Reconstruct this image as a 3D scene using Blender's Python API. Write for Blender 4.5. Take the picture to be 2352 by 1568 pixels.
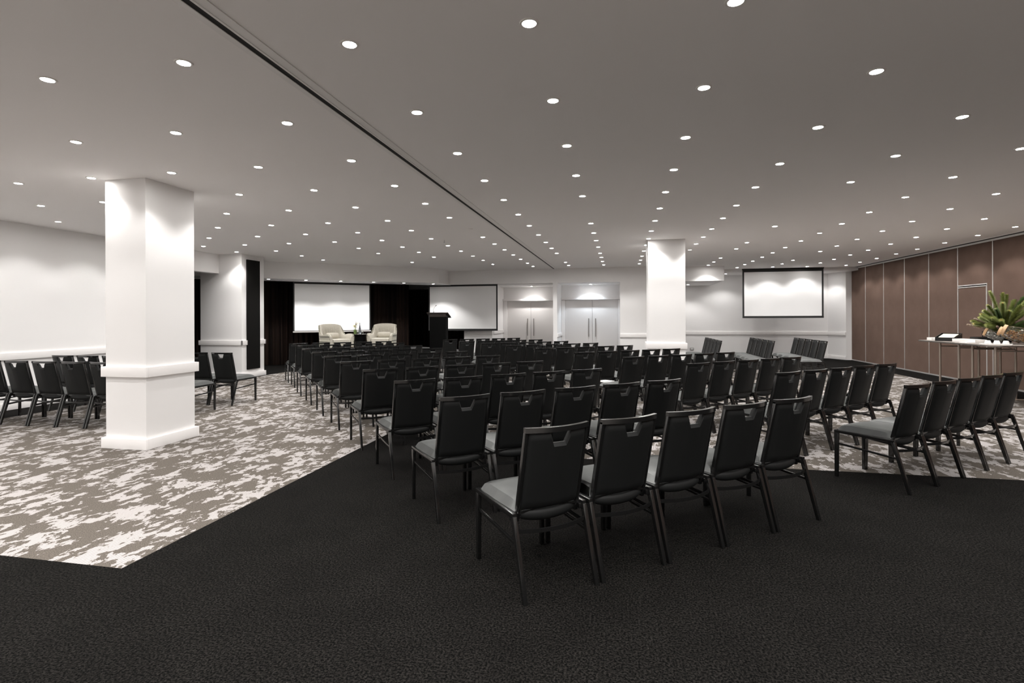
import bpy, bmesh, math, random
from mathutils import Vector, Matrix, noise
PI = math.pi
R = math.radians
random.seed(7)
C = bpy.context.scene.collection
for o in list(bpy.data.objects):
    bpy.data.objects.remove(o)

# ------------------------------------------------------------------ camera
CAM_H = 1.53
CEIL = 3.18
YAW = math.atan2(1423.4 - 1176.0, 1212.0)
cam_d = bpy.data.cameras.new('camera')
cam_d.sensor_width = 36.0
cam_d.lens = 36.0 * 1212.0 / 2352.0
cam_d.shift_y = -55.5 / 2352.0
cam_d.clip_start = 0.05
cam_d.clip_end = 200
cam = bpy.data.objects.new('camera', cam_d)
C.objects.link(cam)
cam.matrix_world = (Matrix.Translation((0, 0, CAM_H)) @ Matrix.Rotation(YAW, 4, 'Z')
                    @ Matrix.Rotation(PI / 2, 4, 'X') @ Matrix.Rotation(-0.0041, 4, 'Z'))
bpy.context.scene.camera = cam

# ------------------------------------------------------------------ world, exposure
w = bpy.data.worlds.new('world')
bpy.context.scene.world = w
w.use_nodes = True
w.node_tree.nodes['Background'].inputs[0].default_value = (0.02, 0.02, 0.02, 1)
w.node_tree.nodes['Background'].inputs[1].default_value = 0.0
vs = bpy.context.scene.view_settings
vs.view_transform = 'Standard'
vs.look = 'None'
vs.gamma = 1.0
vs.use_curve_mapping = False
vs.exposure = 0.80
LAMP_WATT = 21.5          # every recessed downlight
LENS_EMIT = 115.0
LAMP_COL = (1.0, 0.975, 0.955)

# ------------------------------------------------------------------ materials
cy = bpy.context.scene.cycles
cy.max_bounces = 16
cy.diffuse_bounces = 12
cy.glossy_bounces = 6
cy.transmission_bounces = 12
MATS = {}
def mat(name, col, rough=0.6, metal=0.0, spec=0.5, bump=None, noise_col=None, emit=None, coat=0.0,
        trans=0.0, sheen=0.0):
    m = bpy.data.materials.new(name)
    m.use_nodes = True
    nt = m.node_tree
    b = nt.nodes['Principled BSDF']
    b.inputs['Base Color'].default_value = (*col, 1)
    b.inputs['Roughness'].default_value = rough
    b.inputs['Metallic'].default_value = metal
    b.inputs['Specular IOR Level'].default_value = spec
    if coat:
        b.inputs['Coat Weight'].default_value = coat
        b.inputs['Coat Roughness'].default_value = 0.25
    if trans:
        b.inputs['Transmission Weight'].default_value = trans
    if sheen:
        b.inputs['Sheen Weight'].default_value = sheen
    if emit:
        b.inputs['Emission Color'].default_value = (*emit[0], 1)
        b.inputs['Emission Strength'].default_value = emit[1]
    tc = nt.nodes.new('ShaderNodeTexCoord')
    if noise_col:        # (scale, second colour, lo, hi)
        n = nt.nodes.new('ShaderNodeTexNoise')
        n.inputs['Scale'].default_value = noise_col[0]
        n.inputs['Detail'].default_value = 4
        r = nt.nodes.new('ShaderNodeValToRGB')
        r.color_ramp.elements[0].position = noise_col[2]
        r.color_ramp.elements[1].position = noise_col[3]
        r.color_ramp.elements[0].color = (*col, 1)
        r.color_ramp.elements[1].color = (*noise_col[1], 1)
        nt.links.new(tc.outputs['Object'], n.inputs['Vector'])
        nt.links.new(n.outputs['Fac'], r.inputs['Fac'])
        nt.links.new(r.outputs['Color'], b.inputs['Base Color'])
    if bump:             # (scale, strength, distance)
        n2 = nt.nodes.new('ShaderNodeTexNoise')
        n2.inputs['Scale'].default_value = bump[0]
        n2.inputs['Detail'].default_value = 3
        bp = nt.nodes.new('ShaderNodeBump')
        bp.inputs['Strength'].default_value = bump[1]
        bp.inputs['Distance'].default_value = bump[2]
        nt.links.new(tc.outputs['Object'], n2.inputs['Vector'])
        nt.links.new(n2.outputs['Fac'], bp.inputs['Height'])
        nt.links.new(bp.outputs['Normal'], b.inputs['Normal'])
    MATS[name] = m
    return m

mat('wall_paint', (0.85, 0.84, 0.835), 0.7, bump=(60, 0.05, 0.002))
mat('ceiling_paint', (0.88, 0.86, 0.845), 0.85, spec=0.2, bump=(40, 0.04, 0.002))
mat('trim_paint', (0.86, 0.84, 0.83), 0.35, bump=(30, 0.02, 0.001))
mat('black_metal', (0.006, 0.006, 0.006), 0.17, spec=0.85, bump=(400, 0.05, 0.0005))
mat('black_vinyl', (0.009, 0.0095, 0.0095), 0.5, spec=0.2, bump=(260, 0.12, 0.0008))
mat('seat_vinyl', (0.125, 0.129, 0.126), 0.5, spec=0.4, bump=(300, 0.15, 0.0008), noise_col=(8, (0.150, 0.155, 0.150), .4, .7))
mat('partition_fabric', (0.118, 0.077, 0.060), 0.85, spec=0.15, bump=(300, 0.2, 0.001), noise_col=(2.2, (0.142, 0.094, 0.074), .35, .7))
mat('aluminium', (0.72, 0.70, 0.68), 0.35, metal=0.7, bump=(80, 0.02, 0.0005))
mat('dark_gap', (0.006, 0.006, 0.006), 0.8)
mat('track_grey', (0.80, 0.785, 0.77), 0.5, metal=0.0)
mat('screen_white', (0.86, 0.86, 0.86), 0.75, bump=(200, 0.02, 0.0005))
mat('screen_black', (0.012, 0.012, 0.012), 0.6)
mat('panel_black', (0.008, 0.0075, 0.007), 0.8, spec=0.1, bump=(250, 0.1, 0.001))
mat('door_paint', (0.76, 0.735, 0.72), 0.45, bump=(40, 0.02, 0.001))
mat('steel', (0.34, 0.32, 0.30), 0.35, metal=1.0, bump=(90, 0.02, 0.0004))
mat('table_leg_steel', (0.42, 0.36, 0.31), 0.38, metal=0.85, bump=(90, 0.02, 0.0004))
mat('table_laminate', (0.25, 0.22, 0.20), 0.35, bump=(60, 0.02, 0.0005))
mat('stage_black', (0.02, 0.02, 0.02), 0.8, bump=(100, 0.1, 0.001))
mat('lectern_black', (0.004, 0.004, 0.004), 0.8, spec=0.06, bump=(120, 0.05, 0.0005))
mat('walnut', (0.022, 0.015, 0.011), 0.4, noise_col=(14, (0.035, 0.024, 0.018), .35, .65))
mat('chrome', (0.7, 0.7, 0.7), 0.15, metal=1.0)
mat('cream_fabric', (0.50, 0.47, 0.40), 0.85, sheen=0.3, bump=(180, 0.2, 0.001), noise_col=(25, (0.56, 0.53, 0.46), .4, .7))
mat('oak_leg', (0.45, 0.24, 0.09), 0.5, noise_col=(30, (0.55, 0.32, 0.14), .4, .7))
mat('white_card', (0.85, 0.84, 0.82), 0.6)
mat('porcelain', (0.86, 0.85, 0.83), 0.2, spec=0.6)
mat('tray_black', (0.01, 0.01, 0.01), 0.25)
mat('cream_paper', (0.80, 0.72, 0.55), 0.8)
mat('lid_wood', (0.60, 0.38, 0.20), 0.55, noise_col=(22, (0.72, 0.50, 0.30), .4, .7))
mat('glass', (0.93, 0.95, 0.94), 0.04, trans=1.0)
mat('water_glass', (0.80, 0.86, 0.95), 0.05, trans=0.85)
mat('green_glass', (0.45, 0.62, 0.25), 0.08, trans=0.7)
mat('pebble', (0.55, 0.52, 0.47), 0.5, noise_col=(60, (0.25, 0.24, 0.22), .4, .65))
mat('amber_nut', (0.62, 0.30, 0.08), 0.4, noise_col=(35, (0.16, 0.06, 0.02), .4, .6))
mat('yellow_nut', (0.62, 0.42, 0.15), 0.45, noise_col=(35, (0.35, 0.20, 0.07), .4, .6))
mat('leaf_green', (0.17, 0.22, 0.045), 0.6, noise_col=(18, (0.36, 0.40, 0.14), .35, .7))
mat('leaf_dark', (0.07, 0.10, 0.03), 0.6, noise_col=(18, (0.10, 0.19, 0.05), .35, .7))
mat('leaf_tip', (0.55, 0.58, 0.30), 0.55, noise_col=(30, (0.75, 0.38, 0.12), .45, .7))
mat('brown_cone', (0.16, 0.11, 0.08), 0.8, noise_col=(50, (0.32, 0.25, 0.19), .4, .6))
mat('petal_yellow', (0.72, 0.66, 0.22), 0.6)
mat('socket_grey', (0.10, 0.10, 0.095), 0.4)
mat('lamp_trim', (0.80, 0.78, 0.75), 0.4)
mat('lamp_lens', (0.9, 0.9, 0.9), 0.5, emit=((1.0, 0.97, 0.93), LENS_EMIT))

def carpet_dark():
    m = bpy.data.materials.new('carpet_dark'); m.use_nodes = True; nt = m.node_tree
    b = nt.nodes['Principled BSDF']; b.inputs['Roughness'].default_value = 1.0
    b.inputs['Specular IOR Level'].default_value = 0.05
    b.inputs['Sheen Weight'].default_value = 0.0
    tc = nt.nodes.new('ShaderNodeTexCoord')
    n = nt.nodes.new('ShaderNodeTexNoise'); n.inputs['Scale'].default_value = 95; n.inputs['Detail'].default_value = 3
    n.inputs['Roughness'].default_value = 0.7
    r = nt.nodes.new('ShaderNodeValToRGB')
    r.color_ramp.elements[0].position = 0.42; r.color_ramp.elements[1].position = 0.72
    r.color_ramp.elements[0].color = (0.0006, 0.0006, 0.0005, 1); r.color_ramp.elements[1].color = (0.024, 0.0218, 0.020, 1)
    n2 = nt.nodes.new('ShaderNodeTexNoise'); n2.inputs['Scale'].default_value = 3.0; n2.inputs['Detail'].default_value = 5
    mx = nt.nodes.new('ShaderNodeMix'); mx.data_type = 'RGBA'; mx.blend_type = 'MULTIPLY'; mx.inputs['Factor'].default_value = 0.55
    bp = nt.nodes.new('ShaderNodeBump'); bp.inputs['Strength'].default_value = 0.6; bp.inputs['Distance'].default_value = 0.008
    L = nt.links.new
    L(tc.outputs['Object'], n.inputs['Vector']); L(tc.outputs['Object'], n2.inputs['Vector'])
    L(n.outputs['Fac'], r.inputs['Fac']); L(r.outputs['Color'], mx.inputs['A']); L(n2.outputs['Fac'], mx.inputs['B'])
    L(mx.outputs['Result'], b.inputs['Base Color']); L(n.outputs['Fac'], bp.inputs['Height']); L(bp.outputs['Normal'], b.inputs['Normal'])
    MATS['carpet_dark'] = m
carpet_dark()

def carpet_pattern():
    m = bpy.data.materials.new('carpet_pattern'); m.use_nodes = True; nt = m.node_tree
    b = nt.nodes['Principled BSDF']; b.inputs['Roughness'].default_value = 0.95
    b.inputs['Specular IOR Level'].default_value = 0.1
    N = nt.nodes.new; L = nt.links.new
    tc = N('ShaderNodeTexCoord')
    mp = N('ShaderNodeMapping'); mp.inputs['Scale'].default_value = (4.0, 2.5, 1); mp.inputs['Rotation'].default_value = (0, 0, R(4))
    L(tc.outputs['Object'], mp.inputs['Vector'])
    big = N('ShaderNodeTexNoise'); big.inputs['Scale'].default_value = 1.25; big.inputs['Detail'].default_value = 9
    big.inputs['Roughness'].default_value = 0.68; big.inputs['Distortion'].default_value = 0.25
    L(mp.outputs['Vector'], big.inputs['Vector'])
    mp2 = N('ShaderNodeMapping'); mp2.inputs['Scale'].default_value = (13.0, 8.0, 1); mp2.inputs['Location'].default_value = (3, 7, 0)
    L(tc.outputs['Object'], mp2.inputs['Vector'])
    sm = N('ShaderNodeTexNoise'); sm.inputs['Scale'].default_value = 1.0; sm.inputs['Detail'].default_value = 5
    sm.inputs['Roughness'].default_value = 0.55; sm.inputs['Distortion'].default_value = 0.8
    L(mp2.outputs['Vector'], sm.inputs['Vector'])
    add = N('ShaderNodeMath'); add.operation = 'MULTIPLY_ADD'; add.inputs[1].default_value = 0.55
    L(sm.outputs['Fac'], add.inputs[0]); L(big.outputs['Fac'], add.inputs[2])
    ramp = N('ShaderNodeValToRGB'); ramp.color_ramp.elements[0].position = 0.800; ramp.color_ramp.elements[1].position = 0.808
    ramp.color_ramp.elements[0].color = (0, 0, 0, 1); ramp.color_ramp.elements[1].color = (1, 1, 1, 1)
    L(add.outputs['Value'], ramp.inputs['Fac'])
    # fine ribs that run along the room in the pale loops
    wv = N('ShaderNodeTexWave'); wv.wave_type = 'BANDS'; wv.bands_direction = 'X'
    wv.inputs['Scale'].default_value = 14.0; wv.inputs['Distortion'].default_value = 1.5
    wv.inputs['Detail'].default_value = 3; wv.inputs['Detail Scale'].default_value = 3
    L(tc.outputs['Object'], wv.inputs['Vector'])
    rl = N('ShaderNodeMix'); rl.data_type = 'RGBA'
    rl.inputs['A'].default_value = (0.22, 0.204, 0.197, 1); rl.inputs['B'].default_value = (0.345, 0.327, 0.318, 1)
    L(wv.outputs['Fac'], rl.inputs['Factor'])
    fn = N('ShaderNodeTexNoise'); fn.inputs['Scale'].default_value = 130; fn.inputs['Detail'].default_value = 2
    L(tc.outputs['Object'], fn.inputs['Vector'])
    dk = N('ShaderNodeValToRGB'); dk.color_ramp.elements[0].position = 0.35; dk.color_ramp.elements[1].position = 0.65
    dk.color_ramp.elements[0].color = (0.058, 0.050, 0.042, 1); dk.color_ramp.elements[1].color = (0.112, 0.098, 0.084, 1)
    L(fn.outputs['Fac'], dk.inputs['Fac'])
    mx = N('ShaderNodeMix'); mx.data_type = 'RGBA'
    L(ramp.outputs['Color'], mx.inputs['Factor']); L(dk.outputs['Color'], mx.inputs['A']); L(rl.outputs['Result'], mx.inputs['B'])
    L(mx.outputs['Result'], b.inputs['Base Color'])
    bp = N('ShaderNodeBump'); bp.inputs['Strength'].default_value = 0.35; bp.inputs['Distance'].default_value = 0.004
    L(fn.outputs['Fac'], bp.inputs['Height']); L(bp.outputs['Normal'], b.inputs['Normal'])
    MATS['carpet_pattern'] = m
carpet_pattern()

def curtain_mat():
    m = mat('curtain', (0.016, 0.009, 0.007), 0.8, spec=0.2)
    nt = m.node_tree; b = nt.nodes['Principled BSDF']; L = nt.links.new
    tc = nt.nodes.new('ShaderNodeTexCoord')
    mp = nt.nodes.new('ShaderNodeMapping'); mp.inputs['Scale'].default_value = (7, 7, 0.15)
    n = nt.nodes.new('ShaderNodeTexNoise'); n.inputs['Scale'].default_value = 1.0; n.inputs['Detail'].default_value = 3
    r = nt.nodes.new('ShaderNodeValToRGB')
    r.color_ramp.elements[0].position = 0.4; r.color_ramp.elements[0].color = (0.010, 0.006, 0.005, 1)
    r.color_ramp.elements[1].position = 0.65; r.color_ramp.elements[1].color = (0.034, 0.020, 0.015, 1)
    L(tc.outputs['Object'], mp.inputs['Vector']); L(mp.outputs['Vector'], n.inputs['Vector'])
    L(n.outputs['Fac'], r.inputs['Fac']); L(r.outputs['Color'], b.inputs['Base Color'])
curtain_mat()

def quilt_mat():
    m = mat('quilted_fabric', (0.40, 0.38, 0.30), 0.8, sheen=0.3)
    nt = m.node_tree; b = nt.nodes['Principled BSDF']; L = nt.links.new
    tc = nt.nodes.new('ShaderNodeTexCoord')
    hs = []
    for sgn in (1, -1):
        mp = nt.nodes.new('ShaderNodeMapping'); mp.inputs['Rotation'].default_value = (0, sgn * R(50), 0)
        wv = nt.nodes.new('ShaderNodeTexWave'); wv.bands_direction = 'Z'; wv.inputs['Scale'].default_value = 3.2
        L(tc.outputs['Object'], mp.inputs['Vector']); L(mp.outputs['Vector'], wv.inputs['Vector']); hs.append(wv)
    mn = nt.nodes.new('ShaderNodeMath'); mn.operation = 'MINIMUM'
    L(hs[0].outputs['Fac'], mn.inputs[0]); L(hs[1].outputs['Fac'], mn.inputs[1])
    bp = nt.nodes.new('ShaderNodeBump'); bp.inputs['Strength'].default_value = 1.0; bp.inputs['Distance'].default_value = 0.03
    L(mn.outputs['Value'], bp.inputs['Height']); L(bp.outputs['Normal'], b.inputs['Normal'])
quilt_mat()

# ------------------------------------------------------------------ mesh helpers
class MB:
    """Collects shapes and links them as ONE mesh object."""
    def __init__(s): s.bm = bmesh.new()
    def hexa(s, pts, bevel=0.0):
        vs = [s.bm.verts.new(p) for p in pts]
        fs = [s.bm.faces.new([vs[i] for i in q]) for q in ((0, 3, 2, 1), (4, 5, 6, 7), (0, 1, 5, 4), (1, 2, 6, 5), (2, 3, 7, 6), (3, 0, 4, 7))]
        if bevel:
            es = {e for f in fs for e in f.edges}
            bmesh.ops.bevel(s.bm, geom=list(es), offset=bevel, segments=2, affect='EDGES', profile=0.6)
        return s
    def box(s, x0, x1, y0, y1, z0, z1, bevel=0.0):
        return s.hexa([(x0, y0, z0), (x1, y0, z0), (x1, y1, z0), (x0, y1, z0), (x0, y0, z1), (x1, y0, z1), (x1, y1, z1), (x0, y1, z1)], bevel)
    def beam(s, a, b, w, h, up=(0, 0, 1), bevel=0.0):
        a = Vector(a); b = Vector(b); d = (b - a).normalized()
        r = d.cross(Vector(up)).normalized(); u = r.cross(d).normalized()
        r = r * w / 2; u = u * h / 2
        return s.hexa([a - r - u, a + r - u, b + r - u, b - r - u, a - r + u, a + r + u, b + r + u, b - r + u], bevel)
    def strip(s, pts, w, h, up=(0, 0, 1)):
        """rectangular section swept along a path"""
        P = [Vector(p) for p in pts]; n = len(P); rings = []
        for i in range(n):
            d = (P[min(i + 1, n - 1)] - P[max(i - 1, 0)]).normalized()
            r = d.cross(Vector(up)).normalized(); u = r.cross(d).normalized()
            rings.append([s.bm.verts.new(P[i] + r * a * w / 2 + u * c * h / 2) for a, c in ((-1, -1), (1, -1), (1, 1), (-1, 1))])
        for i in range(n - 1):
            for k in range(4):
                s.bm.faces.new([rings[i][k], rings[i][(k + 1) % 4], rings[i + 1][(k + 1) % 4], rings[i + 1][k]])
        s.bm.faces.new(rings[0][::-1]); s.bm.faces.new(rings[-1])
        return s
    def tube(s, pts, r, seg=8, r2=None):
        P = [Vector(p) for p in pts]; n = len(P); rings = []
        ref = Vector((0, 0, 1))
        for i in range(n):
            d = (P[min(i + 1, n - 1)] - P[max(i - 1, 0)]).normalized()
            if abs(d.dot(ref)) > 0.95: ref = Vector((1, 0, 0))
            u = d.cross(ref).normalized(); v = d.cross(u).normalized()
            rr = r if r2 is None else r + (r2 - r) * i / (n - 1)
            rings.append([s.bm.verts.new(P[i] + (u * math.cos(2 * PI * k / seg) + v * math.sin(2 * PI * k / seg)) * rr) for k in range(seg)])
        for i in range(n - 1):
            for k in range(seg):
                s.bm.faces.new([rings[i][k], rings[i][(k + 1) % seg], rings[i + 1][(k + 1) % seg], rings[i + 1][k]])
        s.bm.faces.new(rings[0][::-1]); s.bm.faces.new(rings[-1])
        return s
    def lathe(s, prof, seg=24, M=None, close=False):
        M = M or Matrix.Identity(4); rings = []
        for r, z in prof:
            if r < 1e-6: rings.append([s.bm.verts.new(M @ Vector((0, 0, z)))])
            else: rings.append([s.bm.verts.new(M @ Vector((r * math.cos(2 * PI * k / seg), r * math.sin(2 * PI * k / seg), z))) for k in range(seg)])
        n = len(rings)
        for i in range(n if close else n - 1):
            a, b = rings[i], rings[(i + 1) % n]
            for k in range(seg):
                k2 = (k + 1) % seg
                if len(a) == 1 and len(b) == 1: continue
                if len(a) == 1: s.bm.faces.new([a[0], b[k], b[k2]])
                elif len(b) == 1: s.bm.faces.new([a[k], b[0], a[k2]])
                else: s.bm.faces.new([a[k], b[k], b[k2], a[k2]])
        return s
    def grid(s, f, nu, nv, wrap=False):
        V = [[s.bm.verts.new(f(i / nu, j / nv)) for j in range(nv + 1)] for i in range(nu + (0 if wrap else 1))]
        for i in range(nu):
            for j in range(nv):
                a = V[i]; b = V[(i + 1) % len(V)]
                s.bm.faces.new([a[j], b[j], b[j + 1], a[j + 1]])
        return V
    def prism(s, poly, z0, z1):
        a = [s.bm.verts.new((x, y, z0)) for x, y in poly]; b = [s.bm.verts.new((x, y, z1)) for x, y in poly]
        s.bm.faces.new(a[::-1]); s.bm.faces.new(b); n = len(poly)
        for i in range(n): s.bm.faces.new([a[i], a[(i + 1) % n], b[(i + 1) % n], b[i]])
        return s
    def ball(s, c, r, sub=1, sc=(1, 1, 1)):
        M = Matrix.Translation(c) @ Matrix.Diagonal((r * sc[0], r * sc[1], r * sc[2], 1))
        bmesh.ops.create_icosphere(s.bm, subdivisions=sub, radius=1, matrix=M)
        return s
    def mesh(s, name, m, smooth=True, fixn=True):
        if fixn: bmesh.ops.recalc_face_normals(s.bm, faces=s.bm.faces[:])
        if smooth:
            for f in s.bm.faces: f.smooth = True
            for e in s.bm.edges:
                if len(e.link_faces) == 2 and e.calc_face_angle(0) > R(38): e.smooth = False
        me = bpy.data.meshes.new(name); s.bm.to_mesh(me); s.bm.free()
        me.materials.append(MATS[m])
        return me
    def build(s, name, m, parent=None, smooth=True, fixn=True):
        o = bpy.data.objects.new(name, s.mesh(name, m, smooth, fixn)); C.objects.link(o)
        if parent: o.parent = parent
        return o

def tag(o, label=None, cat=None, group=None, kind=None):
    if label: o['label'] = label
    if cat: o['category'] = cat
    if group: o['group'] = group
    if kind: o['kind'] = kind
    return o
def struct(o, label=None, cat=None): return tag(o, label, cat, None, 'structure')
def empty(name, loc=(0, 0, 0), rz=0.0, label=None, cat=None, group=None):
    o = bpy.data.objects.new(name, None); o.empty_display_size = 0.1; C.objects.link(o)
    o.location = loc; o.rotation_euler = (0, 0, rz)
    return tag(o, label, cat, group)
def copy_tree(o, loc, rz=0.0, label=None, group=None):
    r = o.copy(); C.objects.link(r); r.location = loc; r.rotation_euler = (0, 0, rz)
    if label: r['label'] = label
    if group: r['group'] = group
    for ch in o.children:
        c = ch.copy(); C.objects.link(c); c.parent = r
        for g in ch.children:
            d = g.copy(); C.objects.link(d); d.parent = c
    return r
ORD = ['first', 'second', 'third', 'fourth', 'fifth', 'sixth', 'seventh', 'eighth', 'ninth', 'tenth', 'eleventh', 'twelfth',
       'thirteenth', 'fourteenth', 'fifteenth', 'sixteenth', 'seventeenth', 'eighteenth', 'nineteenth', 'twentieth']
A40 = R(40); SA, CA = math.sin(A40), math.cos(A40)
def UV(u, v): return (u * CA - v * SA, u * SA + v * CA)      # stage axes, turned 40 degrees from the room
def project(x, y, z):
    xr = x * math.cos(YAW) + y * math.sin(YAW); d = -x * math.sin(YAW) + y * math.cos(YAW)
    if d < 0.05: return (-9999, -9999)
    return (1176 + 1212 * xr / d, 728.5 - 1212 * (z - CAM_H) / d)
# ================================================================== THE SETTING
# ---- floor: dark carpet with patterned carpet laid flush into it
XL, XR, Y0, Y1 = -10.1, 7.88, -4.5, 22.4
pat = [(-9.35, 2.69), (-3.0, 2.69), (-3.0, 6.55), (-1.2, 6.55), (-1.2, 5.74), (7.1, 5.74), (7.1, 16.2), (-6.0, 16.2), (-9.33, 13.4)]
m = MB(); m.box(-16, 8.6, Y0, Y1 + 0.4, -0.12, -0.004); struct(m.build('floor', 'carpet_dark', smooth=False), 'charcoal carpet covering the floor', 'floor')
m = MB(); m.prism(pat, -0.004, 0.0); m.prism([(-16, Y0), (8.6, Y0), (8.6, 0.6), (-16, 0.6)], -0.004, 0.0)  # second strip, behind the camera, is unseen and added to bounce light onto the ceiling
struct(m.build('floor', 'carpet_pattern', smooth=False), 'taupe carpet with pale splashed pattern', 'floor')
m = MB()
for poly in ([(-16, 0.6), (8.6, 0.6), (8.6, 2.69), (-16, 2.69)],
             [(-16, 2.69), (-9.35, 2.69), (-9.35, 13.4), (-16, 13.4)],
             [(-3.0, 2.69), (8.6, 2.69), (8.6, 5.74), (-1.2, 5.74), (-1.2, 6.55), (-3.0, 6.55)],
             [(7.1, 5.74), (8.6, 5.74), (8.6, 16.2), (7.1, 16.2)],
             [(-16, 13.4), (-9.33, 13.4), (-6.0, 16.2), (8.6, 16.2), (8.6, Y1), (-16, Y1)]):
    m.prism(poly, -0.004, 0.0005)
struct(m.build('floor', 'carpet_dark', smooth=False), 'charcoal carpet border around the patterned carpet', 'floor')
# ---- ceiling
m = MB(); m.box(-16, 8.6, Y0, 19.75, CEIL, CEIL + 0.15); m.box(-16, 8.6, 19.75, Y1 + 0.4, CEIL, CEIL + 0.15)
struct(m.build('ceiling', 'ceiling_paint', smooth=False), 'flat painted plaster ceiling', 'ceiling')
# ---- walls
def wall(name, boxes, m_='wall_paint'):
    m = MB()
    for b in boxes: m.box(*b)
    return struct(m.build(name, m_, smooth=False))
wall('wall_left', [(XL - 0.2, XL, Y0, 10.2, 0, CEIL)])
wall('wall_front', [(-16, 8.6, Y0 - 0.2, Y0, 0, CEIL)])
wall('wall_far_left', [(-16.2, -16, Y0, Y1, 0, CEIL)])
wall('wall_right', [(XR, XR + 0.2, Y0, 12.0, 0, CEIL)], 'partition_fabric')
wall('wall_back', [(-16, 8.6, Y1, Y1 + 0.2, 0, CEIL),
                   (1.6, 8.6, 21.0, 21.2, 0, CEIL)])
m = MB(); m.prism([(7.38, 21.0), (7.70, 20.28), (7.99, 20.28), (7.99, 21.0)], 0, CEIL); struct(m.build('wall_back_return', 'wall_paint', smooth=False))
# wall with the door recesses (plane A)
YA = 17.95
HB = 2.70
wall('wall_doors', [(-5.36, -4.45, 18.3, 18.5, 0, HB), (-4.6, -4.45, 18.5, 20.4, 0, HB),
                    (-2.23, -2.09, YA, 20.4, 0, HB), (0.01, 1.6, YA, 19.6, 0, HB), (1.45, 1.6, 19.6, 21.0, 0, HB),
                    (-4.45, -2.23, 20.2, 20.4, 2.24, HB), (-2.09, 0.01, 19.4, 19.6, 2.24, HB), (-5.5, -5.36, 18.3, 20.4, 0, HB)])
# bulkheads: lowered ceiling over the doors, over the stage and at the left opening
m = MB(); m.box(-5.94, 0.9, YA, 21.0, HB, CEIL); m.box(0.9, 3.34, 18.25, 21.0, HB, CEIL); struct(m.build('trim_1', 'wall_paint', smooth=False), 'white bulkhead above the doors', 'bulkhead')
m = MB()
p = [UV(-3.5, 16.75), UV(6.285, 16.75), (-5.94, 17.95), (-5.94, 18.35), UV(5.9, 18.0), UV(-3.5, 18.0)]
m.prism(p, 2.69, CEIL)
struct(m.build('trim_2', 'wall_paint', smooth=False), 'white bulkhead above the stage', 'bulkhead')
m = MB(); m.box(XL - 0.2, XL, 10.2, 11.8, 2.69, CEIL); struct(m.build('trim_3', 'wall_paint', smooth=False), 'white beam continuing the left wall', 'beam')
m = MB(); m.box(3.34, 7.88, 19.75, 21.0, 3.07, CEIL); struct(m.build('trim_4', 'wall_paint', smooth=False), 'shallow lowered strip above the back wall', 'bulkhead')
m = MB(); m.box(-16, -5.94, 20.8, 21.0, 0, CEIL); struct(m.build('wall_stage', 'wall_paint', smooth=False))

# dado rails and baseboards on the walls
def rail(name, segs, z0, z1, t):
    m = MB()
    for (a, b) in segs:
        ax, ay = a; bx, by = b; d = Vector((bx - ax, by - ay)); d.normalize(); n = Vector((d.y, -d.x))
        off = n * t / 2
        m.beam((ax + off.x, ay + off.y, (z0 + z1) / 2), (bx + off.x, by + off.y, (z0 + z1) / 2), t, z1 - z0, bevel=0.006)
    return struct(m.build(name, 'trim_paint'))
D0, D1 = 0.845, 0.965
# direction chosen so that the normal (d.y,-d.x) points into the room
rail('trim_5', [((XL, Y0), (XL, 10.2))], D0, D1, 0.03)
rail('trim_6', [((1.6, 21.0), (7.38, 21.0)), ((7.38, 21.0), (7.70, 20.28))], D0, D1, 0.03)
rail('trim_7', [((0.01, YA), (1.6, YA))], D0, D1, 0.03)
rail('trim_8', [((-5.36, 18.3), (-4.45, 18.3)), ((-4.45, 18.45), (-4.45, 20.2))], 0.93, 1.05, 0.03)
rail('trim_9', [((-2.09, YA), (-2.09, 19.25))], D0, D1, 0.03)
rail('baseboard_left', [((XL, Y0), (XL, 10.2))], 0, 0.12, 0.02)
rail('baseboard_back', [((1.6, 21.0), (7.38, 21.0)), ((7.38, 21.0), (7.70, 20.28))], 0, 0.12, 0.02)
rail('baseboard_doors', [((0.01, YA), (1.6, YA))], 0, 0.12, 0.02)

# ---- doors
def double_door(n, x0, xm, x1, xl, xr, y):
    d = empty('door_%d' % n, ((x0 + x1) / 2, y, 0))
    struct(d, 'pair of pale double doors with long steel pull handles', 'door')
    ox = (x0 + x1) / 2
    m = MB(); m.box(xl - ox, x0 - ox, -0.06, 0.14, 0, 2.15, 0.004); m.box(x1 - ox, xr - ox, -0.06, 0.14, 0, 2.15, 0.004)
    m.box(xl - ox, xr - ox, -0.13, 0.14, 2.155, 2.235, 0.004)
    m.build('door_frame', 'trim_paint', d)
    for a, b, s in ((x0, xm, 1), (xm, x1, -1)):
        l = MB().box(a - ox + 0.004, b - ox - 0.004, 0.0, 0.045, 0.01, 2.148, 0.003).build('door_leaf', 'door_paint', d)
        hx = (xm - 0.12 if s == 1 else xm + 0.12) - ox
        h = MB(); h.tube([(hx, -0.06, 0.82), (hx, -0.06, 1.48)], 0.016, 10)
        h.tube([(hx, -0.06, 0.90), (hx, 0.0, 0.90)], 0.008, 8); h.tube([(hx, -0.06, 1.40), (hx, 0.0, 1.40)], 0.008, 8)
        h.build('door_handle', 'steel', l)
double_door(1, -4.28, -3.36, -2.46, -4.45, -2.23, 20.1)
double_door(2, -1.95, -0.975, -0.06, -2.085, 0.008, 19.3)

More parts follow.
